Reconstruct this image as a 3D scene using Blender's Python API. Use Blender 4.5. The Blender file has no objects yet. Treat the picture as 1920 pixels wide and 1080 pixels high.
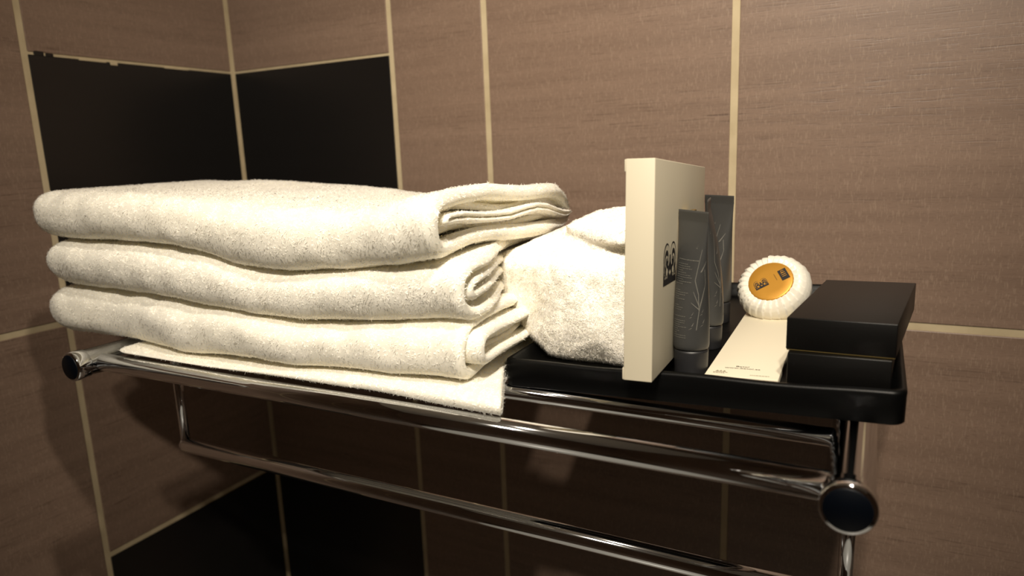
import bpy, bmesh, math, random
import numpy as np
from mathutils import Vector, Matrix

# ------------------------------------------------------------------ camera, world, lights
D = .33                       # one survey unit in metres
U = 2.28 * D                  # lens to back wall
CX, CZ = 1.1235 * U, 1.70     # lens to left wall, lens height
def T(x, y, z):
    """survey point (units of D, counted from the tripod spot) -> metres in the room"""
    return (CX + D * x, -U + D * y, CZ + D * z)

scn = bpy.context.scene
COL = scn.collection
scn.view_settings.view_transform = 'Standard'
scn.view_settings.look = 'None'
scn.view_settings.gamma = 1
scn.view_settings.use_curve_mapping = False
scn.view_settings.exposure = 0.0

R = Matrix(((0.88715912, 0.45995277, -0.03731157),
            (-0.05680389, 0.18908729, 0.98031593),
            (0.45795417, -0.86757677, 0.19387762)))
cd = bpy.data.cameras.new('camera')
cam = bpy.data.objects.new('camera', cd); COL.objects.link(cam)
cam.matrix_world = Matrix.Translation((CX, -U, CZ)) @ R.transposed().to_4x4()
cd.sensor_width = 36; cd.lens = 1300 / 1920 * 36
cd.clip_start = .01
cd.dof.use_dof = True; cd.dof.focus_distance = 1.55 * D; cd.dof.aperture_fstop = 6.3
scn.camera = cam

world = bpy.data.worlds.new('world'); scn.world = world
world.use_nodes = True
world.node_tree.nodes['Background'].inputs[0].default_value = (1, .8, .6, 1)
world.node_tree.nodes['Background'].inputs[1].default_value = .02

def lamp(name, loc, size, power, color, target):
    l = bpy.data.lights.new(name, 'AREA'); l.shape = 'DISK'; l.size = size; l.energy = power; l.color = color
    o = bpy.data.objects.new(name, l); COL.objects.link(o); o.location = loc
    o.rotation_euler = (Vector(target) - Vector(loc)).to_track_quat('-Z', 'Y').to_euler()
    return o
WARM = (1, .895, .745)
scn.cycles.diffuse_bounces = 8; scn.cycles.max_bounces = 16
CEIL = 2.45
def spot(name, loc, target, power, angle, blend, rad):
    l = bpy.data.lights.new(name, 'SPOT'); l.energy = power; l.color = WARM; l.spot_size = math.radians(angle); l.spot_blend = blend; l.shadow_soft_size = rad
    o = bpy.data.objects.new(name, l); COL.objects.link(o); o.location = loc
    o.rotation_euler = (Vector(target) - Vector(loc)).to_track_quat('-Z', 'Y').to_euler()
    return o
spot('downlight_or_fill', (.90, -1.15, CEIL - .02), T(-1.0, 2.28, -.2), 36, 63, 1, .020)
spot('downlight_or_fill', (.98, -1.15, CEIL - .02), T(-1.0, 2.28, -.2), 36, 63, 1, .020)
spot('downlight_or_fill', (.95, -.66, CEIL - .02), T(-1.1, 1.8, -.3), 24, 74, 1, .020)
spot('downlight_or_fill', (1.35, -1.5, CEIL - .02), (1.05, -.8, 0), 130, 50, .5, .02)  # added fill: lights the floor for bounce and bright reflections in the chrome

# ------------------------------------------------------------------ materials
def mat(name, color, rough=.5, metal=0, **kw):
    m = bpy.data.materials.new(name); m.use_nodes = True
    b = m.node_tree.nodes['Principled BSDF']
    b.inputs['Base Color'].default_value = (*color, 1)
    b.inputs['Roughness'].default_value = rough
    b.inputs['Metallic'].default_value = metal
    for k, v in kw.items(): b.inputs[k.replace('_', ' ')].default_value = v
    return m
def N(m, t, **kw):
    n = m.node_tree.nodes.new(t)
    for k, v in kw.items(): setattr(n, k, v)
    return n
def L(m, a, b): m.node_tree.links.new(a, b)
def srgb(r, g, b):
    f = lambda c: (c / 12.92 if c <= .04045 else ((c + .055) / 1.055) ** 2.4)
    return tuple(f(v / 255) for v in (r, g, b))
def math_n(m, op, a, b=None):
    n = N(m, 'ShaderNodeMath', operation=op)
    for i, v in enumerate((a, b)):
        if v is None: continue
        if isinstance(v, (int, float)): n.inputs[i].default_value = v
        else: L(m, v, n.inputs[i])
    return n.outputs[0]

def tile_mat(name, base, dark, light, rough, streak=1.0, weave=1.0, coat=0.0):
    """woven-look ceramic: long horizontal dark threads and short pale vertical ones"""
    m = mat(name, base, rough); b = m.node_tree.nodes['Principled BSDF']
    g = N(m, 'ShaderNodeNewGeometry'); s = N(m, 'ShaderNodeSeparateXYZ'); L(m, g.outputs['Position'], s.inputs[0])
    h = math_n(m, 'ADD', s.outputs[0], s.outputs[1])
    def tex(sh, sz, det=2.0, off=0.0):
        c = N(m, 'ShaderNodeCombineXYZ')
        L(m, math_n(m, 'MULTIPLY', h, sh), c.inputs[0]); L(m, math_n(m, 'MULTIPLY', s.outputs[2], sz), c.inputs[1])
        c.inputs[2].default_value = off
        n = N(m, 'ShaderNodeTexNoise'); n.inputs['Scale'].default_value = 1; n.inputs['Detail'].default_value = det
        L(m, c.outputs[0], n.inputs['Vector']); return n.outputs['Fac']
    def ramp(v, lo, hi):
        r = N(m, 'ShaderNodeMapRange'); r.inputs[1].default_value = lo; r.inputs[2].default_value = hi
        L(m, v, r.inputs[0]); return r.outputs[0]
    def mixc(fac, a, c):
        x = N(m, 'ShaderNodeMix', data_type='RGBA')
        L(m, fac, x.inputs['Factor'])
        for sock, v in ((x.inputs[6], a), (x.inputs[7], c)):
            if isinstance(v, tuple): sock.default_value = (*v, 1)
            else: L(m, v, sock)
        return x.outputs[2]
    threads = ramp(tex(22, 620, 3), .56, .72)
    fine = math_n(m, 'MULTIPLY', ramp(tex(180, 900, 1, 9.1), .55, .75), .35 * streak)
    bands = ramp(tex(1.2, 22, 2, 7.3), .42, .66)
    th = math_n(m, 'MULTIPLY', threads, math_n(m, 'MULTIPLY', bands, 1.0 * streak))
    broad = math_n(m, 'MULTIPLY', ramp(tex(2.5, 60, 4, 3.1), .35, .7), .35 * streak)
    wv = math_n(m, 'MULTIPLY', ramp(tex(1000, 170, 1, 5.5), .56, .70), .36 * weave)
    c = mixc(broad, base, dark); c = mixc(th, c, dark); c = mixc(fine, c, dark); c = mixc(wv, c, light)
    L(m, c, b.inputs['Base Color'])
    bp = N(m, 'ShaderNodeBump'); bp.inputs['Strength'].default_value = .25; bp.inputs['Distance'].default_value = .0004
    L(m, math_n(m, 'SUBTRACT', wv, th), bp.inputs['Height']); L(m, bp.outputs[0], b.inputs['Normal'])
    return m

M = {}
M['tile'] = tile_mat('taupe_woven_tile', srgb(132, 110, 95), srgb(90, 71, 59), srgb(158, 137, 119), .42)
M['black_tile'] = tile_mat('black_tile', srgb(22, 20, 19), srgb(16, 14, 13), srgb(28, 26, 24), .32, .6, .3)
M['grout'] = mat('cream_grout', srgb(205, 190, 158), .85)
n = N(M['grout'], 'ShaderNodeTexNoise'); n.inputs['Scale'].default_value = 90; n.inputs['Detail'].default_value = 4
r = N(M['grout'], 'ShaderNodeMix', data_type='RGBA'); r.inputs[6].default_value = (*srgb(165, 148, 116), 1); r.inputs[7].default_value = (*srgb(204, 188, 156), 1)
L(M['grout'], n.outputs['Fac'], r.inputs['Factor']); L(M['grout'], r.outputs[2], M['grout'].node_tree.nodes['Principled BSDF'].inputs['Base Color'])
M['paint'] = mat('white_paint', srgb(225, 220, 210), .8)
M['floor'] = mat('pale_floor_tile', srgb(190, 190, 185), .3)
M['chrome'] = mat('chrome', (.82, .83, .85), .06, 1)
M['end_reflection'] = mat('navy_black_reflection', srgb(2, 6, 14), .45, Specular_IOR_Level=.2)  # navy-black colour stands in for the dark reflection in the chrome arm ends
M['tray'] = mat('black_lacquer', srgb(6, 6, 6), .40, Specular_IOR_Level=.2)
def noise_bump(m, scale, strength, dist, detail=2):
    t = N(m, 'ShaderNodeTexNoise'); t.inputs['Scale'].default_value = scale; t.inputs['Detail'].default_value = detail
    tc = N(m, 'ShaderNodeTexCoord'); L(m, tc.outputs['Object'], t.inputs['Vector'])
    bp = N(m, 'ShaderNodeBump'); bp.inputs['Strength'].default_value = strength; bp.inputs['Distance'].default_value = dist
    L(m, t.outputs['Fac'], bp.inputs['Height']); L(m, bp.outputs[0], m.node_tree.nodes['Principled BSDF'].inputs['Normal'])
noise_bump(M['tray'], 700, .15, .0003)
M['blackcard'] = mat('black_card', srgb(7, 6, 5), .42, Specular_IOR_Level=.35); noise_bump(M['blackcard'], 900, .15, .0003)
M['goldline'] = mat('pale_gold_edge', srgb(150, 130, 80), .4, .6)
M['card'] = mat('ivory_card', srgb(228, 219, 196), .55); noise_bump(M['card'], 600, .08, .0003)
M['boxcard'] = mat('ivory_box_board', srgb(208, 199, 176), .5)
M['ink'] = mat('black_ink', srgb(22, 16, 16), .6)
M['greyink'] = mat('grey_ink', srgb(150, 142, 120), .6)
M['tube'] = mat('slate_grey_tube', srgb(58, 58, 57), .42); noise_bump(M['tube'], 300, .05, .0003)
M['cap'] = mat('charcoal_cap', srgb(32, 32, 34), .45)
M['tubeink'] = mat('pale_grey_print', srgb(112, 110, 103), .5)
M['gold'] = mat('gold_foil_label', srgb(196, 142, 52), .42, .45); noise_bump(M['gold'], 60, .3, .0006)
M['goldfoil'] = mat('gold_wrapper', srgb(190, 160, 80), .25, .9)
M['paper'] = mat('white_pleated_paper', srgb(226, 221, 208), .36); noise_bump(M['paper'], 160, .25, .0008)
def terry(name, col, trans):
    m = mat(name, col, .9)
    b = m.node_tree.nodes['Principled BSDF']
    b.inputs['Sheen Weight'].default_value = .3; b.inputs['Sheen Roughness'].default_value = .5
    at = N(m, 'ShaderNodeAttribute', attribute_name='pile_normal'); L(m, at.outputs['Vector'], b.inputs['Normal'])
    tr = N(m, 'ShaderNodeBsdfTranslucent'); L(m, at.outputs['Vector'], tr.inputs['Normal']); tr.inputs[0].default_value = (*srgb(250, 240, 200), 1)
    mx = N(m, 'ShaderNodeMixShader'); mx.inputs[0].default_value = trans
    out = m.node_tree.nodes['Material Output']
    L(m, b.outputs[0], mx.inputs[1]); L(m, tr.outputs[0], mx.inputs[2]); L(m, mx.outputs[0], out.inputs[0])
    return m
M['terry'] = terry('cream_white_terry', srgb(252, 248, 235), .15)
def pile_mat():
    m = bpy.data.materials.new('cream_white_pile'); m.use_nodes = True; nt = m.node_tree; nt.nodes.remove(nt.nodes['Principled BSDF'])
    at = N(m, 'ShaderNodeAttribute', attribute_name='pile_normal'); col = (*srgb(238, 234, 226), 1)
    d = N(m, 'ShaderNodeBsdfDiffuse'); d.inputs[0].default_value = col; L(m, at.outputs['Vector'], d.inputs['Normal'])
    neg = N(m, 'ShaderNodeVectorMath', operation='SCALE'); neg.inputs['Scale'].default_value = -1; L(m, at.outputs['Vector'], neg.inputs[0])
    t = N(m, 'ShaderNodeBsdfTranslucent'); t.inputs[0].default_value = col; L(m, neg.outputs[0], t.inputs['Normal'])
    a = N(m, 'ShaderNodeAddShader'); L(m, d.outputs[0], a.inputs[0]); L(m, t.outputs[0], a.inputs[1]); L(m, a.outputs[0], nt.nodes['Material Output'].inputs[0])
    return m
M['pile'] = pile_mat()

# ------------------------------------------------------------------ helpers
def tag(o, label=None, cat=None, group=None, kind=None):
    if label: o['label'] = label
    if cat: o['category'] = cat
    if group: o['group'] = group
    if kind: o['kind'] = kind
    return o
def empty(name, loc):
    o = bpy.data.objects.new(name, None); COL.objects.link(o); o.location = loc; o.empty_display_size = .02
    return o
def obj(name, V, F, mats, parent=None, smooth=True, origin=None, mi=None, flat_from=None):
    """one mesh from world-space vertices; origin is where its own origin goes"""
    V = np.asarray(V, float)
    o0 = np.array(parent.matrix_basis.translation if parent and origin is None else (origin if origin is not None else (0, 0, 0)), float)
    if parent is not None:
        p = parent; acc = np.zeros(3)
        while p is not None: acc += np.array(p.location); p = p.parent
        o0 = acc if origin is None else np.array(origin, float)
    me = bpy.data.meshes.new(name)
    if isinstance(F, np.ndarray):
        k = F.shape[1]; me.vertices.add(len(V)); me.vertices.foreach_set('co', (V - o0).astype(np.float32).ravel())
        me.loops.add(F.size); me.loops.foreach_set('vertex_index', F.astype(np.int32).ravel())
        me.polygons.add(len(F)); me.polygons.foreach_set('loop_start', np.arange(0, F.size, k, dtype=np.int32))
        me.update(calc_edges=True); me.validate()
    else:
        me.from_pydata((V - o0).tolist(), [], [list(map(int, f)) for f in F]); me.update()
    for m in (mats if isinstance(mats, (list, tuple)) else [mats]): me.materials.append(m)
    sm = np.ones(len(me.polygons), bool) if smooth else np.zeros(len(me.polygons), bool)
    me.polygons.foreach_set('use_smooth', sm)
    if mi is not None: me.polygons.foreach_set('material_index', np.asarray(mi, np.int32))
    o = bpy.data.objects.new(name, me); COL.objects.link(o)
    if parent is not None:
        o.parent = parent; o.location = o0 - acc
    else: o.location = o0
    return o
def from_bm(name, bm, mats, parent=None, smooth=False, origin=None, mi=None):
    bm.verts.ensure_lookup_table(); bm.verts.index_update()
    V = [v.co[:] for v in bm.verts]; F = [[v.index for v in f.verts] for f in bm.faces]
    if mi is None: mi = [f.material_index for f in bm.faces]
    bm.free(); return obj(name, V, F, mats, parent, smooth, origin, mi)
def bevel_box(bm, c, ax, half, bev=.0005, seg=2, mi=0):
    """box with centre c, axes ax (3 unit vectors) and half sizes"""
    c = Vector(c); ax = [Vector(a) for a in ax]
    t = bmesh.new(); bmesh.ops.create_cube(t, size=2)
    for v in t.verts: v.co = c + ax[0] * v.co.x * half[0] + ax[1] * v.co.y * half[1] + ax[2] * v.co.z * half[2]
    bmesh.ops.recalc_face_normals(t, faces=t.faces)
    if bev: bmesh.ops.bevel(t, geom=list(t.edges), offset=bev, segments=seg, profile=.5, affect='EDGES')
    m = {}
    for v in t.verts: m[v] = bm.verts.new(v.co)
    for f in t.faces:
        nf = bm.faces.new([m[v] for v in f.verts]); nf.material_index = mi
    t.free()
AX = ((1, 0, 0), (0, 1, 0), (0, 0, 1))
def tube_mesh(path, radii, seg=48, closed_ends=True):
    P = np.array(path, float); n = len(P); V = []; F = []
    up = None
    for i in range(n):
        t = P[min(i + 1, n - 1)] - P[max(i - 1, 0)]; ln = np.linalg.norm(t)
        t = t / ln if ln > 1e-9 else t0
        t0 = t
        if up is None:
            up = np.array((0, 0, 1.)) if abs(t[2]) < .9 else np.array((1., 0, 0))
        a = np.cross(t, up); a /= np.linalg.norm(a); b = np.cross(a, t); up = b
        for k in range(seg):
            w = 2 * math.pi * k / seg; V.append(P[i] + radii[i] * (a * math.cos(w) + b * math.sin(w)))
    for i in range(n - 1):
        for k in range(seg):
            k2 = (k + 1) % seg; F.append((i * seg + k, i * seg + k2, (i + 1) * seg + k2, (i + 1) * seg + k))
    if closed_ends:
        F.append(tuple(range(seg))[::-1]); F.append(tuple((n - 1) * seg + k for k in range(seg)))
    return V, F
def join(*vf):
    V = []; F = []
    for v, f in vf:
        o = len(V); V += [tuple(p) for p in v]; F += [tuple(i + o for i in q) for q in f]
    return V, F
def hash3(i, j, k, seed):
    n = (i * 73856093) ^ (j * 19349663) ^ (k * 83492791) ^ (seed * 2654435761 & 0xffffffff)
    n = (n ^ (n >> 13)) * 1274126177 & 0xffffffff
    n = (n ^ (n >> 16)) * 2246822519 & 0xffffffff
    return ((n ^ (n >> 15)) & 0xffff) / 65535.0
def vnoise(P, scale, seed=0):
    """value noise in -1..1 for an (n,3) array"""
    Q = np.asarray(P) * scale + 1000.0
    I = np.floor(Q).astype(np.int64); f = Q - I; f = f * f * (3 - 2 * f); out = 0
    for a in (0, 1):
        for b in (0, 1):
            for c in (0, 1):
                w = (f[:, 0] if a else 1 - f[:, 0]) * (f[:, 1] if b else 1 - f[:, 1]) * (f[:, 2] if c else 1 - f[:, 2])
                out = out + w * hash3(I[:, 0] + a, I[:, 1] + b, I[:, 2] + c, seed)
    return out * 2 - 1

# ------------------------------------------------------------------ the room
WT = .08
def wall_mesh(rects, to3, normal, grout_rect, name):
    """grout bed plus raised tiles: rects = (h0, h1, z0, z1, material index)"""
    bm = bmesh.new(); nrm = Vector(normal)
    h0, h1, z0, z1 = grout_rect
    def slab(h0, h1, z0, z1, front, back, mi, bev):
        c = (Vector(to3((h0 + h1) / 2, (z0 + z1) / 2)) + nrm * (front + back) / 2)
        hx = Vector(to3(1, 0)) - Vector(to3(0, 0))
        bevel_box(bm, c, (hx, nrm, (0, 0, 1)), ((h1 - h0) / 2, (front - back) / 2, (z1 - z0) / 2), bev, 2, mi)
    slab(h0, h1, z0, z1, -.0012, -WT, 0, 0)
    for h0, h1, z0, z1, mi, *pr in rects: slab(h0, h1, z0, z1, pr[0] if pr else 0, -.006, mi, .0008 if not pr else .0006)
    o = from_bm(name, bm, [M['grout'], M['tile'], M['black_tile']])
    return tag(o, kind='structure')
g = .0038
zA, zB, zC = CZ + .169 * U, CZ - .240 * U, CZ - .650 * U      # joints seen in the corner columns
xB, xC, xD = .3810 * U, .5635 * U, .9460 * U
pitch = .385 * U
def column(h0, h1, cuts):
    out = []
    for (z0, z1, mi) in cuts: out.append((h0 + g, h1 - g, z0 + (g if z0 > .01 else 0), z1 - g, mi))
    return out
big = .82 * U
corner_cut = [(.0, zB - big, 1), (zB - big, zC, 2), (zC, zB, 1), (zB, zA, 2), (zA, zB + big, 1), (zB + big, CEIL, 1)]
tall = [(.0, zB - big, 1), (zB - big, zB, 1), (zB, zB + big, 1), (zB + big, CEIL, 1)]
def thin(rows, lo=.0016):   # the joints above the black tiles are narrow
    return [(a, b, c + (-g + lo if abs(c - zA - g) < 1e-6 else 0), d + (g - lo if abs(d - zA + g) < 1e-6 else 0), e) for a, b, c, d, e in rows]
rects = thin(column(.0, xB, corner_cut)) + column(xB, xC, tall) + column(xC, xD, tall)
x = xD
RX = 2.1; FY = -1.75
while x < RX: rects += column(x, min(x + pitch, RX), tall); x += pitch
wall_mesh(rects, lambda h, z: (h, 0, z), (0, -1, 0), (-WT, RX, 0, CEIL), 'wall_back')
yB = .3795 * U
rects = thin(column(.0, yB, corner_cut))
# chipped glaze and stray grout along the joint over the black tile
rects += [(.352 * U, .366 * U, zA - .0022, zA + .0030, 2, .0002), (.338 * U, .349 * U, zA - .0020, zA + .0014, 2, .0002),
          (.236 * U, .249 * U, zA - .0052, zA - .0004, 0, .0003), (.255 * U, .300 * U, zA - .0030, zA - .0006, 0, .0002), (.10 * U, .15 * U, zA - .0028, zA - .0006, 0, .0002)]
x = yB
while x < -FY: rects += column(x, min(x + pitch, -FY), tall); x += pitch
wall_mesh(rects, lambda h, z: (0, -h, z), (1, 0, 0), (0, -FY, 0, CEIL), 'wall_left')
def slab(name, c, half, m):
    bm = bmesh.new(); bevel_box(bm, c, AX, half, 0); return tag(from_bm(name, bm, m), kind='structure')
slab('wall_right', (RX + .05, FY / 2, CEIL / 2), (.05, -FY / 2, CEIL / 2), M['tile'])
slab('wall_front', (RX / 2, FY - .05, CEIL / 2), (RX / 2, .05, CEIL / 2), M['tile'])
slab('floor', (RX / 2, FY / 2, -.05), (RX / 2 + .1, -FY / 2 + .1, .05), M['floor'])
slab('ceiling', (RX / 2, FY / 2, CEIL + .05), (RX / 2 + .1, -FY / 2 + .1, .05), M['paint'])

# ------------------------------------------------------------------ the chrome rack
ZB = -.511
rack = tag(empty('towel_rack', T(-.92, 2.28, ZB)), 'chrome wall rack of round bars carrying the towels and the black tray', 'towel rack')
for side, X in (('l', -1.84), ('r', -.010)):
    a = T(X, 1.0, ZB); b = T(X, 2.28, ZB); r = .0362 * D
    path = [(a[0], a[1] + k, a[2]) for k in (0, .0006, .0015, .012, .0124, .0128)] + [b]
    V, F = tube_mesh(path, [r * 1.0, r * 1.06, r * 1.08, r * 1.08, r * 1.02, r * .99, r * .99], 64)
    fl = tube_mesh([(b[0], b[1] - .008, b[2]), (b[0], b[1] - .007, b[2]), b], [r * 1.9, r * 2.0, r * 2.0], 64)
    arm = obj('arm', *join((V, F)), M['chrome'], rack)
    obj('wall_flange', *fl, M['chrome'], arm)
    e = tube_mesh([(a[0], a[1] - .0007, a[2]), (a[0], a[1] - .0003, a[2]), (a[0], a[1] + .0002, a[2])], [r * .87, r * .91, r * .91], 64)  # thin disc carrying the painted reflection on the flat chrome end
    o = obj('end_reflection_disc', *e, M['end_reflection'], arm); o['label'] = 'dark navy reflection painted as a disc on the chrome arm end'
XL, XR = -1.84, -.010
def rail(name, y, z, r):
    a = T(XL + .025, y, z); b = T(XR - .025, y, z); r *= D
    return obj(name, *tube_mesh([a, b], [r, r], 64), M['chrome'], rack)
rail('rail', 1.072, ZB - .003, .0235)
for y in (1.262, 1.45, 1.64, 1.83, 2.02): rail('rail', y, ZB - .0015, .0168)
YL, ZL = 1.30, -.848
V, F = [], []
a = T(XL, YL, ZL); b = T(XR, YL, ZL); r = .0230 * D
o = obj('lower_rail', *tube_mesh([a, (a[0] + .0015, a[1], a[2]), (b[0] - .0015, b[1], b[2]), b], [r * .7, r, r, r * .7], 64), M['chrome'], rack)
for X in (XL, XR):
    a = T(X, YL, ZB - .02); b = T(X, YL, ZL)
    rr = .0135 * D
    s = tube_mesh([a, b], [rr, rr], 40)
    k = tube_mesh([(b[0], b[1], b[2] + rr * 1.6 * c) for c in (.95, .7, 0, -.7, -.95)], [rr * 1.6 * q for q in (.3, .72, 1, .72, .3)], 32)
    obj('drop_rod', *join(s, k), M['chrome'], rack)

# ------------------------------------------------------------------ terry cloth
rng = np.random.default_rng(7)
CAMP = np.array((CX, -U, CZ))
def tufts(V, F, n, length, width, keep=None, seed=0):
    """short bent loops of pile standing on a quad/tri surface -> (V, F tris)"""
    rg = np.random.default_rng(seed)
    Tn = np.concatenate([F[:, [0, 1, 2]], F[:, [0, 2, 3]]]) if F.shape[1] == 4 else F
    A, B, C = V[Tn[:, 0]], V[Tn[:, 1]], V[Tn[:, 2]]
    cr = np.cross(B - A, C - A); ar = np.linalg.norm(cr, axis=1) * .5; nn = cr / (ar[:, None] * 2 + 1e-12)
    cen = (A + B + C) / 3
    w = ar.copy()
    if keep is not None: w *= keep(cen, nn)
    idx = rg.choice(len(w), n, p=w / w.sum())
    u = rg.random(n); v = rg.random(n); s = u + v > 1; u[s] = 1 - u[s]; v[s] = 1 - v[s]
    P = A[idx] + (B[idx] - A[idx]) * u[:, None] + (C[idx] - A[idx]) * v[:, None]; Nn = nn[idx]
    Ln = length * (.55 + .9 * rg.random(n))[:, None] * (1 + .35 * vnoise(P, 220, seed + 5))[:, None]
    fld = np.stack([vnoise(P, 160, seed + i) + .7 * vnoise(P, 420, seed + 10 + i) for i in (1, 2, 3)], 1)
    fld += rg.normal(0, .45, (n, 3)); fld[:, 2] -= .25
    tng = fld - Nn * (fld * Nn).sum(1)[:, None]
    sd = np.cross(tng, Nn) + rg.normal(0, .2, (n, 3)); sd /= np.linalg.norm(sd, axis=1)[:, None] + 1e-9
    wv = sd * width * (.7 + .6 * rg.random(n))[:, None]
    p0 = P - Nn * .0004
    tng /= np.linalg.norm(tng, axis=1)[:, None] + 1e-9
    p1 = P + Nn * Ln * .26 + tng * Ln * .45
    p2 = P + Nn * Ln * (.30 + .25 * rg.random(n))[:, None] + tng * Ln * 1.1
    VV = np.stack([p0 - wv, p0 + wv, p1 + wv, p1 - wv, p2], 1).reshape(-1, 3)
    b = np.arange(n)[:, None] * 5
    FF = np.concatenate([b + [0, 1, 2], b + [0, 2, 3], b + [3, 2, 4]])
    blade = .30 * tng + rg.normal(0, .08, (n, 3))
    return VV, FF, np.repeat(Nn + blade, 5, axis=0)
def vnorm(V, F):
    n = np.zeros_like(V); t = tri(F); c = np.cross(V[t[:, 1]] - V[t[:, 0]], V[t[:, 2]] - V[t[:, 0]])
    for k in range(3):
        for a in range(3): n[:, a] += np.bincount(t[:, k], c[:, a], len(V))
    return n
def pile(V, F, n, length, width, seed, name, org):
    TV, TF, TN = tufts(V, F, n, length, width, facing, seed)
    VV, FF = merge([(V, tri(F)), (TV, TF)])
    NN = np.concatenate([vnorm(V, F), TN]); NN /= np.linalg.norm(NN, axis=1)[:, None] + 1e-12
    o = obj(name, VV, FF, [M['terry'], M['pile']], origin=org, mi=np.repeat([0, 1], [len(tri(F)), len(TF)]))
    at = o.data.attributes.new('pile_normal', 'FLOAT_VECTOR', 'POINT'); at.data.foreach_set('vector', NN.astype(np.float32).ravel())
    return o
def tri(F): return np.concatenate([F[:, [0, 1, 2]], F[:, [0, 2, 3]]]) if F.shape[1] == 4 else F
def merge(parts):
    V = []; F = []; o = 0
    for v, f in parts: V.append(v); F.append(f + o); o += len(v)
    return np.concatenate(V), np.concatenate(F)
def to_m(V): V = np.asarray(V, float); return np.stack([CX + D * V[:, 0], -U + D * V[:, 1], CZ + D * V[:, 2]], 1)

def ply(xs, zt, zb, yf, yr, inset, thick, bow, seed, rear_round=True, end_l=.10, wave=.0, lens=.5, xr_shift=None, rear=0.0, rough=1.0):
    """one C-folded layer of cloth (fold at the front), closed shell, survey units.
    zt/zb/yf: arrays over xs; inset: distance inside the towel's outer skin"""
    nx = len(xs); ns = 46
    # path parameter: top rear -> front U -> bottom rear
    loops = []
    for i, X in enumerate(xs):
        tl = min(1.0, max(0.0, (X - xs[0]) / end_l)); rl = math.sqrt(max(0.0, 1 - (1 - tl) ** 2))
        H = (zt[i] - zb[i]) / 2; zc = (zt[i] + zb[i]) / 2
        h = max(H - inset, .003) * (rl * .97 + .03); hi = max(h - thick, .0012 * rl)
        y0 = yf[i] + inset + (1 - rl) * .035; y1 = yr - (1 - rl) * .03
        def curve(h, y0, y1, rnd, n):
            pts = []
            na = n // 2; nb = (n - na) // 2
            for k in range(nb): pts.append((y1 + (y0 + rnd - y1) * k / nb, zc + h))
            for k in range(na + 1):
                a = math.pi * k / na; c = math.cos(a); s_ = math.sin(a)
                pts.append((y0 + rnd - rnd * abs(s_) ** .85, zc + h * math.copysign(abs(c) ** .85, c)))
            for k in range(1, nb + 1): pts.append((y0 + rnd + (y1 - y0 - rnd) * k / nb, zc - h))
            return pts
        rnd = bow + h * .35
        o = curve(h, y0, y1, rnd, ns); inn = curve(hi, y0 + thick, y1, max(rnd - thick * .7, .006), ns)
        loops.append([(X, y, z) for y, z in o] + [(X, y, z) for y, z in inn[::-1]])
    P = np.array(loops); m = P.shape[1]
    zcn = ((zt + zb) / 2)[:, None]; q = np.clip((P[:, :, 1] - (yr - .15)) / .15, 0, 1)
    P[:, :, 2] = zcn + (P[:, :, 2] - zcn) * (.15 + .85 * np.sqrt(1 - q ** 2))
    Q = P.reshape(-1, 3).copy()
    # soft irregularity of folded cloth
    Q[:, 1] += rough * (.012 * vnoise(Q * (1, .4, 1), 5, seed) + .005 * vnoise(Q, 16, seed + 1))
    Q[:, 2] += rough * (.006 * vnoise(Q * (1, 1, .3), 4.5, seed + 2) + .0025 * vnoise(Q, 18, seed + 3))
    Q[:, 2] -= rear * np.clip((Q[:, 1] - 1.3) / .5, 0, 1) ** 1.5 * np.clip((Q[:, 0] + 1.3) / .4, 0, 1)
    if wave: Q[:, 2] += wave * np.sin(Q[:, 1] * 17 + seed) * np.clip((Q[:, 0] - xs[-1] + .35) / .35, 0, 1)
    if xr_shift is not None:   # the loose end at the right is not cut straight
        k = np.clip((Q[:, 0] - xs[-1] + .25) / .25, 0, 1) ** 1.5
        Q[:, 0] += k * np.array([xr_shift(y, z) for y, z in Q[:, 1:]])
    F = []
    for i in range(nx - 1):
        for k in range(m):
            k2 = (k + 1) % m; F.append((i * m + k, (i + 1) * m + k, (i + 1) * m + k2, i * m + k2))
    # end caps: strips between outer and inner halves; a raised row rounds the cut edge
    hh = m // 2
    e = (nx - 1) * m; V = list(map(tuple, Q)); base = len(V)
    for k in range(hh):
        a = Q[e + k]; b = Q[e + m - 1 - k]; c = (a + b) / 2; V.append((c[0] + thick * .45, c[1], c[2]))
    for k in range(hh - 1):
        F.append((e + k, base + k, base + k + 1, e + k + 1)); F.append((e + m - 1 - k, e + m - 2 - k, base + k + 1, base + k))
    for k in range(hh - 1): F.append((k, k + 1, m - 2 - k, m - 1 - k))
    return np.array(V), np.array(F)

def interp(xs, pts):
    px = [p[0] for p in pts]; pz = [p[1] for p in pts]
    z = np.interp(xs, px, pz)
    for _ in range(14): z = np.concatenate([[z[0]], (z[:-2] + 2 * z[1:-1] + z[2:]) / 4, [z[-1]]])
    return z
C1 = [(-2.25, -.186), (-2.1, -.19), (-1.98, -.193), (-1.643, -.200), (-1.447, -.216), (-1.324, -.243), (-1.157, -.249), (-.974, -.235), (-.836, -.214), (-.74, -.198)]
C2 = [(-2.27, -.325), (-1.985, -.331), (-1.673, -.335), (-1.472, -.349), (-1.291, -.364), (-1.109, -.362), (-.901, -.345), (-.724, -.322)]
C3 = [(-2.28, -.474), (-1.84, -.474), (-1.5, -.480), (-1.31, -.473), (-.999, -.459), (-.829, -.453), (-.70, -.447)]
TOP = [(-2.25, -.056), (-2.0, -.056), (-1.7, -.068), (-1.4, -.085), (-1.2, -.098), (-1.0, -.104), (-.9, -.098), (-.82, -.076), (-.74, -.070)]
gap = .002
def facing(cen, nn):
    d = CAMP - cen; d /= np.linalg.norm(d, axis=1)[:, None]
    return np.clip((nn * d).sum(1) + .25, 0, 1) ** .5
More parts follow.
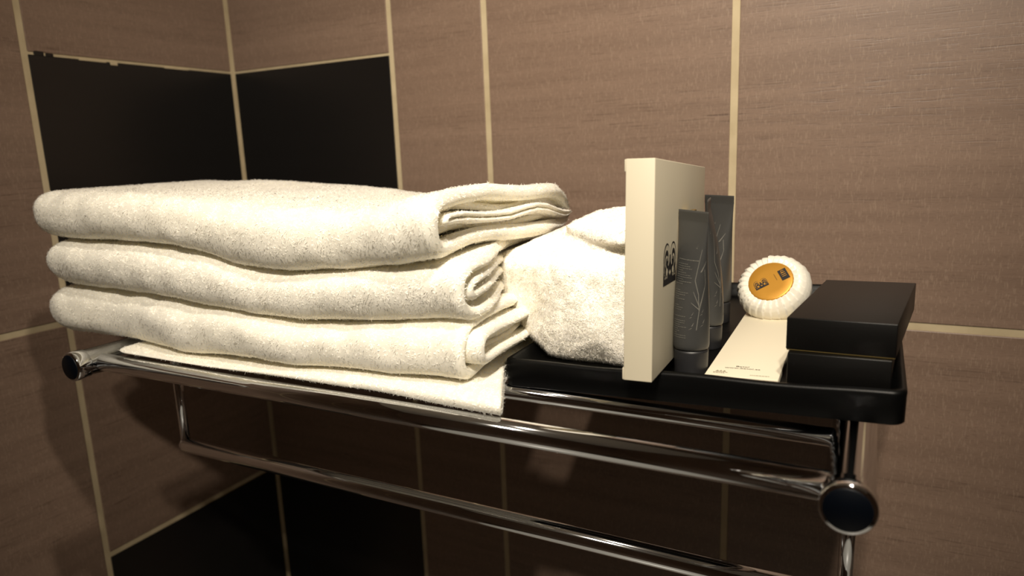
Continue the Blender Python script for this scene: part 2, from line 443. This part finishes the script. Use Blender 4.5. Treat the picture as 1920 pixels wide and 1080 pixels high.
def towel(name, x0, x1, zt, zb, yf, yr, plies, seed, n_tuft, label, end_l=.09, xr=None, extra=(), rear=0.0, rough=1.0):
    xs = np.concatenate([x0 + end_l * (1 - np.cos(np.linspace(0, math.pi / 2, 16))) , np.linspace(x0 + end_l, x1, 110)[1:]])
    zt = interp(xs, zt) - gap; zb = interp(xs, zb) + gap; yf = interp(xs, yf)
    parts = []
    for k, (inset, th, dx, wave) in enumerate(plies):
        sel = slice(0, None)
        xk = xs.copy(); xk = x0 + inset + (xk - x0) * (x1 + dx - x0 - inset) / (x1 - x0)
        V, F = ply(xk, zt, zb, yf, yr, inset, th, .03 + .02 * (k == 0), seed + 20 * k, end_l=end_l, wave=wave, xr_shift=xr, rear=rear, rough=rough)
        parts.append((to_m(V), F))
    parts += list(extra)
    V, F = merge(parts)
    # outward normals for the pile: towards the camera side
    F = F[:, ::-1]
    org = T((x0 + x1) / 2, (np.mean(yf) + yr) / 2, float(zb.min()))
    o = pile(V, F, n_tuft, .0018, .00018, seed, name, org)
    return tag(o, label, 'towel', 'white towels stacked on the chrome rack')

flat = lambda v: [(-2.3, v), (-.5, v)]
towel('folded_towel', -2.15, -.735, TOP, C1, [(-2.25, 1.12), (-1.9, 1.10), (-1.3, 1.09), (-.9, 1.085), (-.74, 1.075)], 1.80,
      [(0, .034, 0, .004), (.034, .016, -.02, .009), (.051, .014, .015, .009)], 11, 230000,
      'thick cream-white terry towel, topmost of the folded stack', xr=lambda y, z: -.04 * (y - 1.1) + .02 * math.sin(y * 9), rear=.035)
towel('folded_towel', -2.09, -.715, C1, C2, [(-2.3, 1.10), (-1.6, 1.10), (-.9, 1.09), (-.7, 1.09)], 1.76,
      [(0, .024, 0, .004), (.036, .020, .0, .006)], 23, 160000,
      'cream-white terry towel with an open rounded fold, second from the top of the stack', xr=lambda y, z: -.12 * (y - 1.1) + .03 * math.sin(y * 11 + 1))
towel('folded_towel', -2.13, -.700, C2, C3, [(-2.3, 1.10), (-1.7, 1.115), (-1.3, 1.085), (-.7, 1.09)], 1.78,
      [(0, .024, 0, .004), (.026, .020, .035, .005), (.047, .012, .01, .004)], 37, 160000,
      'cream-white terry towel, third from the top, resting on the thin bottom one', xr=lambda y, z: -.10 * (y - 1.1))
towel('folded_towel', -1.79, -.60, C3, [(-2.3, -.4935), (-.6, -.4935)], [(-2.3, 1.088), (-.9, 1.085), (-.7, 1.065), (-.6, 1.06)], 1.80,
      [(0, .011, 0, 0), (.012, .006, .0, .0)], 51, 90000,
      'thin flat cream-white towel at the bottom of the stack, lying on the chrome bars', end_l=.06, rough=.15, xr=lambda y, z: -min(.5 * max(y - 1.07, 0), .105))

# ------------------------------------------------------------------ the tray
FZ = -.468
def K(x, y, z, xi):
    """place a toiletry on the tray floor, which rises a little towards the right arm it rests on"""
    k = .4500 / (.468 + .031 * xi); return (k * x, k * y, k * z)
def kk(xi): return .4500 / (.468 + .031 * xi)
def rrect(x0, x1, y0, y1, r, n=10):
    pts = []
    for cx, cy, a0 in ((x1 - r, y0 + r, -90), (x1 - r, y1 - r, 0), (x0 + r, y1 - r, 90), (x0 + r, y0 + r, 180)):
        for k in range(n + 1):
            a = math.radians(a0 + 90 * k / n); pts.append((cx + r * math.cos(a), cy + r * math.sin(a)))
    return pts
def dense(pts, m):
    """resample closed loop with extra points on the long sides"""
    out = []
    for i, p in enumerate(pts):
        q = pts[(i + 1) % len(pts)]; out.append(p)
        dd = math.dist(p, q)
        if dd > .2:
            for k in range(1, m): out.append((p[0] + (q[0] - p[0]) * k / m, p[1] + (q[1] - p[1]) * k / m))
    return out
TX0, TX1, TY0, TY1 = -.690, .066, 1.252, 2.175
prof = [(.006, 0), (.003, .0005), (.001, .0025), (.0005, .043), (.0, .053), (.001, .0565), (.005, .059), (.011, .059), (.015, .0555), (.020, .043), (.026, .030), (.034, .0255)]
V = []; F = []
m = 0
for ins, z in prof:
    lp = dense(rrect(TX0 + ins, TX1 - ins, TY0 + ins, TY1 - ins, max(.024 - ins * .5, .010)), 24); m = len(lp)
    for x, y in lp:
        w = .0018 * math.sin(x * 19 + 1) * (y < 1.4) + .006 * (y - 1.3) / .9
        V.append(T(x, y, -.4755 + .031 * x + z + (w if z > .04 else 0)))
for i in range(len(prof) - 1):
    for k in range(m): F.append((i * m + k, i * m + (k + 1) % m, (i + 1) * m + (k + 1) % m, (i + 1) * m + k))
F.append(tuple(range(m))[::-1]); F.append(tuple((len(prof) - 1) * m + k for k in range(m)))
tray = obj('tray', V, F, M['tray'], origin=T(-.31, 1.72, -.483))
tag(tray, 'black rectangular lacquered tray holding the toiletries on the rack', 'tray')

# ------------------------------------------------------------------ emblem artwork (flat print)
def arc_pts(cx, cy, r, a0, a1, n=20, ry=None):
    ry = ry or r
    return [(cx + r * math.cos(math.radians(a0 + (a1 - a0) * k / n)), cy + ry * math.sin(math.radians(a0 + (a1 - a0) * k / n))) for k in range(n + 1)]
def band(cx, cy, r0, r1, a0, a1, sy=1.0, n=20):
    return [('q', a, b) for a, b in zip(arc_pts(cx, cy, r0, a0, a1, n, r0 * sy), arc_pts(cx, cy, r1, a0, a1, n, r1 * sy))]
def print_mesh(shapes, frame):
    V = []; F = []
    for s in shapes:
        if s and isinstance(s[0][0], str):
            o = len(V)
            for _, a, b in s: V.append(frame(*a)); V.append(frame(*b))
            for k in range(len(s) - 1): F.append((o + 2 * k, o + 2 * k + 1, o + 2 * k + 3, o + 2 * k + 2))
        else:
            o = len(V); V += [frame(*p) for p in s]; F.append(tuple(range(o, o + len(s))))
    return V, F
def stroke(pts, w0, w1=None):
    """tapered line as a strip"""
    w1 = w0 if w1 is None else w1; out = []
    for i, p in enumerate(pts):
        q0 = pts[max(i - 1, 0)]; q1 = pts[min(i + 1, len(pts) - 1)]
        dx, dy = q1[0] - q0[0], q1[1] - q0[1]; l = math.hypot(dx, dy) or 1
        w = (w0 + (w1 - w0) * i / (len(pts) - 1)) / 2
        out.append(('q', (p[0] - dy / l * w, p[1] + dx / l * w), (p[0] + dy / l * w, p[1] - dx / l * w)))
    return out
def emblem():
    """unit emblem, x -1..1, y 0..1.5: two joined arches on a solid foot, pale scrolls inside"""
    dark = [[(-1, 0), (1, 0), (1, .95), (-1, .95)]]
    pale = []
    for s in (-1, 1):
        cx = s * .5
        dark.append(arc_pts(cx, .95, .5, 0, 180, 24, .55))
        hook = [(cx + s * .40, .48)] + arc_pts(cx, .92, .38, 0 if s > 0 else 180, 165 if s > 0 else 15, 18, .42)
        pale.append(stroke(hook, .07, .26))
        pale.append(stroke([(cx - s * .30, 1.02), (cx - s * .32, .82), (cx - s * .22, .68)], .2, .08))
        pale.append(stroke(arc_pts(cx + s * .02, .90, .12, 200 if s > 0 else -20, 20 if s > 0 else 160, 12), .06, .10))
        pale.append(stroke([(cx + s * .15, .98), (cx + s * .20, .74), (cx + s * .05, .58)], .10, .05))
        pale.append(arc_pts(cx - s * .02, .47, .15, 0, 360, 16, .13)[:-1])
        pale.append(stroke([(cx + s * .42, .80), (cx + s * .38, .55), (cx + s * .36, .36)], .09, .04))
        for k in range(3):
            pale.append(stroke([(cx + s * (.30 - .16 * k), .24), (cx + s * (.22 - .16 * k), .31), (cx + s * (.26 - .17 * k), .38)], .07, .03))
        pale.append([(s * .04, .30), (s * .16, .42), (s * .06, .52), (0, .40)])
    return dark, pale
def frame_of(o, ex, ey, s=1.0):
    o = Vector(o); ex = Vector(ex); ey = Vector(ey)
    return lambda x, y: tuple(o + ex * (x * s) + ey * (y * s))

# ------------------------------------------------------------------ tall ivory box
a_ = Vector((-.060, .996, -.064)).normalized()
up_ = (Vector((0, 0, 1)) - a_ * a_.z).normalized(); w_ = a_.cross(up_)
k_ = kk(-.35)
A0 = Vector(T(*K(-.344, 1.184, -.425, -.35)))
HH, WW, LL = .4045 * D * k_, .0556 * D * k_, .562 * D * k_
def bx(name, l0, l1, w0, w1, h0, h1, m, parent, bev=.0008):
    bm = bmesh.new()
    c = A0 + a_ * (l0 + l1) / 2 - w_ * (w0 + w1) / 2 + up_ * (h0 + h1) / 2
    bevel_box(bm, c, (w_, a_, up_), ((w1 - w0) / 2, (l1 - l0) / 2, (h1 - h0) / 2), bev, 3)
    return from_bm(name, bm, m, parent, smooth=True)
ibox = tag(empty('carton_box', A0 + a_ * LL / 2), 'tall narrow ivory cardboard box with a black double-arch emblem, standing on edge', 'box')
bx('body', 0, LL - .0006, 0, WW - .0009, 0, HH, M['boxcard'], ibox, .0005)
bx('end_flap', .0003, LL, .0003, WW, HH - .0075, HH - .0002, M['boxcard'], ibox, .0005)
bx('end_flap', .0003, LL, .0003, WW, .0002, .0075, M['boxcard'], ibox, .0005)
fo = A0 + a_ * (.142 * D) + up_ * (.163 * D) - w_ * -.00008
dark, pale = emblem()
fr = frame_of(fo, a_ * (.060 * D), up_ * (.0535 * D))
eo = obj('emblem', *print_mesh(dark, fr), M['ink'], ibox, smooth=False); eo['label'] = 'black printed double-arch emblem'
fr2 = frame_of(fo + w_ * .00008, a_ * (.060 * D), up_ * (.0535 * D))
obj('emblem_scroll', *print_mesh(pale, fr2), M['boxcard'], eo, smooth=False)

# ------------------------------------------------------------------ squeeze tubes
def squeeze_tube(base, rot, H, label, prints=None, lean=(0, 0), twist=0):
    base = K(*base, base[0]); H *= kk(-.33)
    root = tag(empty('squeeze_tube', T(*base)), label, 'tube', 'grey squeeze tubes standing on their caps')
    r = .0345 * D; hc = .055 * D; Hb = H * D - hc
    O = Vector(T(*base)); cr, sr = math.cos(rot), math.sin(rot)
    def S(th, h, off=0.0):
        """h 0..1 from cap to top of the crimp"""
        z = hc + h * Hb
        hb = min(h / .93, 1.0)
        k = hb ** 1.7
        hw = r * (1 - k) + r * 1.42 * k; hd = r * (1 - hb ** 2.2) * (1 - .02 * hb) + .0006
        hw *= 1 - .04 * math.exp(-((h) / .02) ** 2); hd *= 1 - .04 * math.exp(-((h) / .02) ** 2)
        if h > .93: hd = .00055; hw = r * 1.42
        x = (hw + off) * math.cos(th); y = (hd + off) * math.sin(th)
        return O + Vector((x * cr - y * sr + lean[0] * z, x * sr + y * cr + lean[1] * z, z))
    n = 56; hs = [0, .004, .01] + list(np.linspace(.03, .91, 34)) + [.925, .932, .94, .955, .97, .985, 1.0]
    V = []; F = []
    for h in hs:
        for k in range(n): V.append(S(2 * math.pi * k / n, h, -.0012 if h == 0 else (-.0003 if h == .004 else (.00015 if h > .93 and int(h * 1000) % 30 < 15 else 0))))
    for i in range(len(hs) - 1):
        for k in range(n): F.append((i * n + k, i * n + (k + 1) % n, (i + 1) * n + (k + 1) % n, (i + 1) * n + k))
    F.append(tuple(range(n))[::-1]); F.append(tuple((len(hs) - 1) * n + k for k in range(n)))
    body = obj('tube_body', V, F, M['tube'], root)
    ps = [(0, .93), (.0008, .955), (.002, .96), (hc * .9, .985), (hc - .0006, .97), (hc - .0002, .90), (hc + .0004, .85)]
    V, F = tube_mesh([(O.x + lean[0] * z, O.y + lean[1] * z, O.z + z) for z, _ in ps], [r * q for _, q in ps], 56)
    c = obj('cap', V, F, M['cap'], root); c['label'] = 'darker charcoal screw cap'
    if prints:
        V, F = print_mesh(prints, lambda x, y: tuple(S(math.radians(x), y, .00018)))
        obj('print', V, F, M['tubeink'], body, smooth=False)
    return root
def text_block(c0, seed, y1=.66, y0=.10):
    """the fine print: rows of broken strokes. x is the angle round the tube in degrees"""
    rg = random.Random(seed); out = []; y = y1; k = 0
    while y > y0:
        if k in (1, 12, 13, 19, 20, 24, 25, 27): y -= .0155; k += 1; continue
        x = c0; lim = c0 + rg.uniform(22, 62)
        if k == 0: lim = c0 + 80
        while x < lim:
            w = rg.uniform(2.5, 8); hgt = .0034 if k else .005
            nn = max(2, int(w / 2)); pts = [(x + w * q / nn, y) for q in range(nn + 1)]
            out.append([('q', (p[0], y - hgt / 2), (p[0], y + hgt / 2)) for p in pts]); x += w + 1.6
        y -= .0155; k += 1
    return out
def plant(c, sc=1.0):
    """fine line drawing of a flowering stem, x in degrees"""
    o = []
    def cv(pts, w0, w1):
        P = []
        for i in range(len(pts) - 1):
            for t in range(6):
                f = t / 6; P.append((pts[i][0] + (pts[i + 1][0] - pts[i][0]) * f, pts[i][1] + (pts[i + 1][1] - pts[i][1]) * f))
        P.append(pts[-1]); return [('q', (x - w0 * (1 - k / len(P)) - w1, y), (x + w0 * (1 - k / len(P)) + w1, y + .0015)) for k, (x, y) in enumerate(P)]
    o.append(cv([(c + 2, .16), (c + 8, .30), (c + 2, .42), (c - 14, .52), (c - 8, .64), (c - 2, .74)], .4, .9))
    o.append(cv([(c + 8, .33), (c - 16, .44)], 1.0, .4)); o.append(cv([(c + 8, .31), (c - 20, .36)], 1.6, .4))
    o.append(cv([(c + 10, .34), (c + 24, .47)], 1.0, .4)); o.append(cv([(c + 4, .58), (c + 26, .66)], 2.2, .8))
    o.append(cv([(c + 8, .30), (c + 28, .50), (c + 20, .60)], .4, .8))
    for dx, dy, s in ((-16, .27, 1), (-14, .19, 1.2), (22, .21, 1.3), (18, .29, 1), (-24, .76, .5)):
        o.append([(c + dx - 6 * s, dy - .012 * s), (c + dx - 1, dy - .004), (c + dx + 7 * s, dy + .026 * s), (c + dx + 3 * s, dy + .003)])
        o.append([(c + dx - 8 * s, dy - .024 * s), (c + dx, dy - .018), (c + dx + 6 * s, dy + .006 * s), (c + dx + 2 * s, dy - .010)])
    return o
R_ = math.radians
squeeze_tube((-.321, 1.392, FZ), R_(-42), .338, 'slate-grey squeeze tube standing nearest, with lines of fine print, beside the ivory box',
             text_block(-112, 3) + plant(-22))
squeeze_tube((-.333, 1.60, FZ), R_(98), .345, 'slate-grey squeeze tube turned edge-on, half hidden between the other two tubes', plant(-130))
squeeze_tube((-.360, 1.85, FZ), R_(-32), .336, 'slate-grey squeeze tube standing farthest back, nearest the tiled wall', plant(-62), (.0, .0))

# thin gold-wrapped sachet behind the front tube
bm = bmesh.new()
c = Vector(T(*K(-.352, 1.50, -.30, -.35))); bevel_box(bm, c, AX, (.0022, .013, .052), .0012, 2)
for v in bm.verts: v.co.x += .0005 * math.sin(v.co.z * 900)
s = from_bm('foil_sachet', bm, M['goldfoil'], smooth=True, origin=(c.x, c.y, c.z - .052))
tag(s, 'thin gold foil sachet squeezed between the ivory box and the nearest grey tube', 'sachet')

# ------------------------------------------------------------------ flat ivory card box
CT = -.452
def text_obj(txt, size, frame, name, parent, m, align='CENTER', extr=0):
    cu = bpy.data.curves.new(name, 'FONT'); cu.body = txt; cu.size = size; cu.align_x = align; cu.resolution_u = 3
    t = bpy.data.objects.new(name, cu); COL.objects.link(t)
    me = bpy.data.meshes.new_from_object(t.evaluated_get(bpy.context.evaluated_depsgraph_get()))
    bpy.data.objects.remove(t); V = [frame(v.co.x, v.co.y) for v in me.vertices]; F = [list(p.vertices) for p in me.polygons]
    bpy.data.meshes.remove(me)
    return obj(name, V, F, m, parent, smooth=False)
cA = Vector(T(*K(-.284, 1.345, CT, -.287))); cW = Vector((1, .015, .031)).normalized(); cL = Vector((-.016, 1, 0)).normalized()
cw, cl, ch = .136 * D, .60 * D, (CT - FZ) * D
flatbox = tag(empty('carton_sleeve', T(*K(-.21, 1.65, FZ, -.21))), 'flat ivory paper box with small black print, lying in the tray beside the black boxes', 'box')
bm = bmesh.new(); bevel_box(bm, cA + cW * cw / 2 + cL * cl / 2 - Vector((0, 0, ch / 2)), (cW, cL, (0, 0, 1)), (cw / 2, cl / 2, ch / 2), .0004, 2)
from_bm('body', bm, M['card'], flatbox, smooth=True)
tf = frame_of(cA + Vector((0, 0, .00015)), cW, cL)
sub = lambda ox, oy: (lambda x, y: tf(ox + x * 1.25, oy + y))
text_obj('Batol', .0033, sub(cw * .46, .0210), 'print', flatbox, M['ink'])
text_obj('www.batol.sa', .0033, sub(cw * .47, .0172), 'print', flatbox, M['ink'])
marks = []
for k in range(3): marks.append([(.0055 + .0022 * k, .0090), (.0066 + .0022 * k, .0118), (.0077 + .0022 * k, .0090)])
rg = random.Random(4)
for row, (x0, x1, y) in enumerate(((.0045, .0125, .0072), (.0045, .0120, .0056), (.0275, .0390, .0050))):
    x = x0
    while x < x1:
        w = rg.uniform(.0006, .0016); marks.append([(x, y), (x + w, y), (x + w, y + .0008), (x, y + .0008)]); x += w + .0004
obj('print', *print_mesh(marks, tf), M['greyink'], flatbox, smooth=False)

# ------------------------------------------------------------------ the two black boxes
def black_box(name, corner, w, l, h, ang, label, line=None):
    k = kk(-.04); w *= k; l *= k; h *= k
    ex = Vector((math.cos(ang), math.sin(ang), .031)); ey = Vector((-math.sin(ang), math.cos(ang), 0))
    c0 = Vector(T(*K(*corner, corner[0]))); c = c0 + ex * w / 2 * D + ey * l / 2 * D
    root = tag(empty(name, c), label, 'box', 'black card boxes stacked in the tray')
    seam = h * D * .0
    bm = bmesh.new(); bevel_box(bm, c + Vector((0, 0, h * D / 2 + .0004)), (ex, ey, (0, 0, 1)), (w * D / 2, l * D / 2, h * D / 2 - .0004), .0005, 2)
    from_bm('lid', bm, M['blackcard'], root, smooth=True)
    bm = bmesh.new(); bevel_box(bm, c + Vector((0, 0, .0009)), (ex, ey, (0, 0, 1)), (w * D / 2 - .0004, l * D / 2 - .0004, .0008), .0002, 1)
    o = from_bm('bottom_edge', bm, M['goldline'], root); o['label'] = 'thin pale gold bottom edge'
    return root
black_box('gift_box', (-.131, 1.352, FZ), .175, .40, .0755, R_(-3.5), 'smaller black card box lying on the tray floor under the larger one')
black_box('gift_box', (-.136, 1.366, -.392), .186, .415, .0645, R_(-6), 'larger black card box with a brownish sheen, on top of the smaller one')

# ------------------------------------------------------------------ the wrapped soap
soap_c = Vector(T(*K(-.224, 1.905, -.382, -.226))); sr_ = .0895 * D; st = .072 * D
el, az = R_(40), R_(-12)
nz = Vector((math.sin(az) * math.cos(el), -math.cos(az) * math.cos(el), math.sin(el)))
sx = Vector((0, 0, 1)).cross(nz).normalized() ; sy = nz.cross(sx)
sx = sx; 
def SP(x, y, z): return tuple(soap_c + sx * x + sy * y + nz * z)
soap = tag(empty('round_soap', soap_c - Vector((0, 0, sr_ * .8))), 'round soap in pleated white paper with a gold sticker, behind the flat box', 'soap')
prof = [(0.0, .5), (.45, .5), (.58, .50), (.64, .495), (.74, .47), (.84, .41), (.92, .30), (.97, .16), (1.0, 0), (.985, -.2), (.93, -.36), (.82, -.47), (.6, -.5), (0.0, -.5)]
prof2 = []
for i in range(len(prof) - 1):
    for k in range(3): f = k / 3; prof2.append((prof[i][0] * (1 - f) + prof[i + 1][0] * f, prof[i][1] * (1 - f) + prof[i + 1][1] * f))
prof2.append(prof[-1])
n = 288; V = []; F = []; NP = 29
rg = np.random.default_rng(3); jit = rg.random(NP) * .6 + .7
for j, (rr, zz) in enumerate(prof2):
    for k in range(n):
        a = 2 * math.pi * k / n
        pa = a * NP / (2 * math.pi) + .9 * (rr - .6) ; ph = pa % 1.0; idx = int(pa) % NP
        saw = (ph ** .7) * jit[idx]
        amp = max(0, min(1, (rr - .55) / .2)) * .06
        q = rr * (1 + amp * .5 * saw); z = zz * st + (amp * 1.4 * saw * sr_ * (1 if zz > -.1 else .5) * max(0, 1 - abs(rr - .8) * .6) if zz > -.3 else 0)
        V.append(SP(q * sr_ * math.cos(a), q * sr_ * math.sin(a), z))
for j in range(len(prof2) - 1):
    for k in range(n): F.append((j * n + k, (j + 1) * n + k, (j + 1) * n + (k + 1) % n, j * n + (k + 1) % n))
F = [f[::-1] for f in F]
obj('wrapper', V, F, M['paper'], soap)
V = [SP(0, 0, st * .5 + .0012)]; F = []
ns_ = 96
for ring, (q, z) in enumerate(((.35, .0012), (.58, .0011), (.615, .0007), (.625, .0002))):
    for k in range(ns_):
        a = 2 * math.pi * k / ns_; V.append(SP(q * sr_ * math.cos(a) * 1.0, q * sr_ * math.sin(a), st * .5 + z))
for k in range(ns_): F.append((0, 1 + k, 1 + (k + 1) % ns_))
for rI in range(3):
    for k in range(ns_): F.append((1 + rI * ns_ + k, 1 + (rI + 1) * ns_ + k, 1 + (rI + 1) * ns_ + (k + 1) % ns_, 1 + rI * ns_ + (k + 1) % ns_))
stick = obj('sticker', V, F, M['gold'], soap); stick['label'] = 'round gold foil sticker'
ca, sa = math.cos(R_(38)), math.sin(R_(38))
zs = st * .5 + .0014
f3 = lambda ox, oy, s, dz=0: (lambda x, y: SP(ox * sr_ + (x * ca - y * sa) * s * sr_, oy * sr_ + (x * sa + y * ca) * s * sr_, zs + dz))
eo = obj('emblem', *print_mesh(dark, f3(-.15, -.24, .19)), M['ink'], stick, smooth=False)
obj('emblem_scroll', *print_mesh(pale, f3(-.15, -.24, .19, .00008)), M['gold'], stick, smooth=False)
obj('print', *print_mesh([[(-.095, -.15), (.095, -.15), (.095, .15), (-.095, .15)]], f3(.31, .25, 1.2)), M['ink'], stick, smooth=False)
mk = [stroke([(-.05, y), (.05, y)], .014) for y in (-.05, 0, .05)] + [stroke(arc_pts(0, .09, .03, 0, 300, 10), .012)]
obj('print', *print_mesh(mk, f3(.31, .25, 1.2, .00008)), M['gold'], stick, smooth=False)
mk = [stroke([(-.012, y), (.012, y)], .010) for y in np.linspace(-.10, .10, 8)]
obj('print', *print_mesh(mk, f3(.11, .13, 1.0)), M['ink'], stick, smooth=False)

# ------------------------------------------------------------------ the folded washcloth
def hull(points):
    bm = bmesh.new()
    for p in points: bm.verts.new(p)
    r = bmesh.ops.convex_hull(bm, input=list(bm.verts))
    bmesh.ops.delete(bm, geom=[v for v in bm.verts if not v.link_faces], context='VERTS')
    return bm
lobes = []
body = [(-.64, 1.37, -.462), (-.42, 1.36, -.462), (-.42, 1.66, -.462), (-.64, 1.66, -.462),
        (-.685, 1.37, -.42), (-.845, 1.44, -.265), (-.82, 1.60, -.255), (-.74, 1.40, -.285), (-.60, 1.345, -.245), (-.425, 1.35, -.25),
        (-.68, 1.46, -.20), (-.57, 1.43, -.155), (-.45, 1.44, -.145), (-.56, 1.62, -.15), (-.44, 1.66, -.14), (-.70, 1.62, -.20), (-.67, 1.365, -.40), (-.50, 1.34, -.40)]
flap = [(-.61, 1.40, -.165), (-.43, 1.36, -.150), (-.43, 1.335, -.205), (-.48, 1.35, -.20), (-.58, 1.40, -.19), (-.43, 1.56, -.125), (-.58, 1.56, -.14)]
body = [K(*p, -.58) for p in body]; flap = [K(*p, -.58) for p in flap]
parts = []
for pts in (body, flap):
    bm = hull([T(*p) for p in pts]); bm.verts.ensure_lookup_table(); bm.verts.index_update()
    parts.append((np.array([v.co[:] for v in bm.verts]), [[v.index for v in f.verts] for f in bm.faces])); bm.free()
V = np.concatenate([p[0] for p in parts]).tolist(); F = parts[0][1] + [[i + len(parts[0][0]) for i in f] for f in parts[1][1]]
tmp = obj('washcloth', V, F, M['terry'])
md = tmp.modifiers.new('r', 'REMESH'); md.mode = 'VOXEL'; md.voxel_size = .0022
md = tmp.modifiers.new('s', 'SMOOTH'); md.factor = .5; md.iterations = 26
me = bpy.data.meshes.new_from_object(tmp.evaluated_get(bpy.context.evaluated_depsgraph_get()))
bpy.data.objects.remove(tmp)
V = np.array([v.co[:] for v in me.vertices]); F = np.array([p.vertices[:] for p in me.polygons if len(p.vertices) == 4])
nr = np.array([v.normal[:] for v in me.vertices]); bpy.data.meshes.remove(me)
S_ = (V - np.array(T(0, 0, 0))) / D
# folds: a soft ledge under the lid and creases fanning from the right
fold = np.exp(-((S_[:, 2] + .225 - .10 * (S_[:, 0] + .6)) / .012) ** 2) * np.clip((S_[:, 0] + .60) / .1, 0, 1) * .6
V = V - nr * (fold * .0035)[:, None] + nr * (.0009 * vnoise(V * (1, 1, .5), 60, 3) + .0003 * vnoise(V, 200, 4))[:, None]
o = pile(V, F, 80000, .0017, .00016, 77, 'washcloth', T(-.55, 1.5, FZ))
tag(o, 'bunched cream-white terry washcloth sitting in the left end of the tray', 'washcloth')
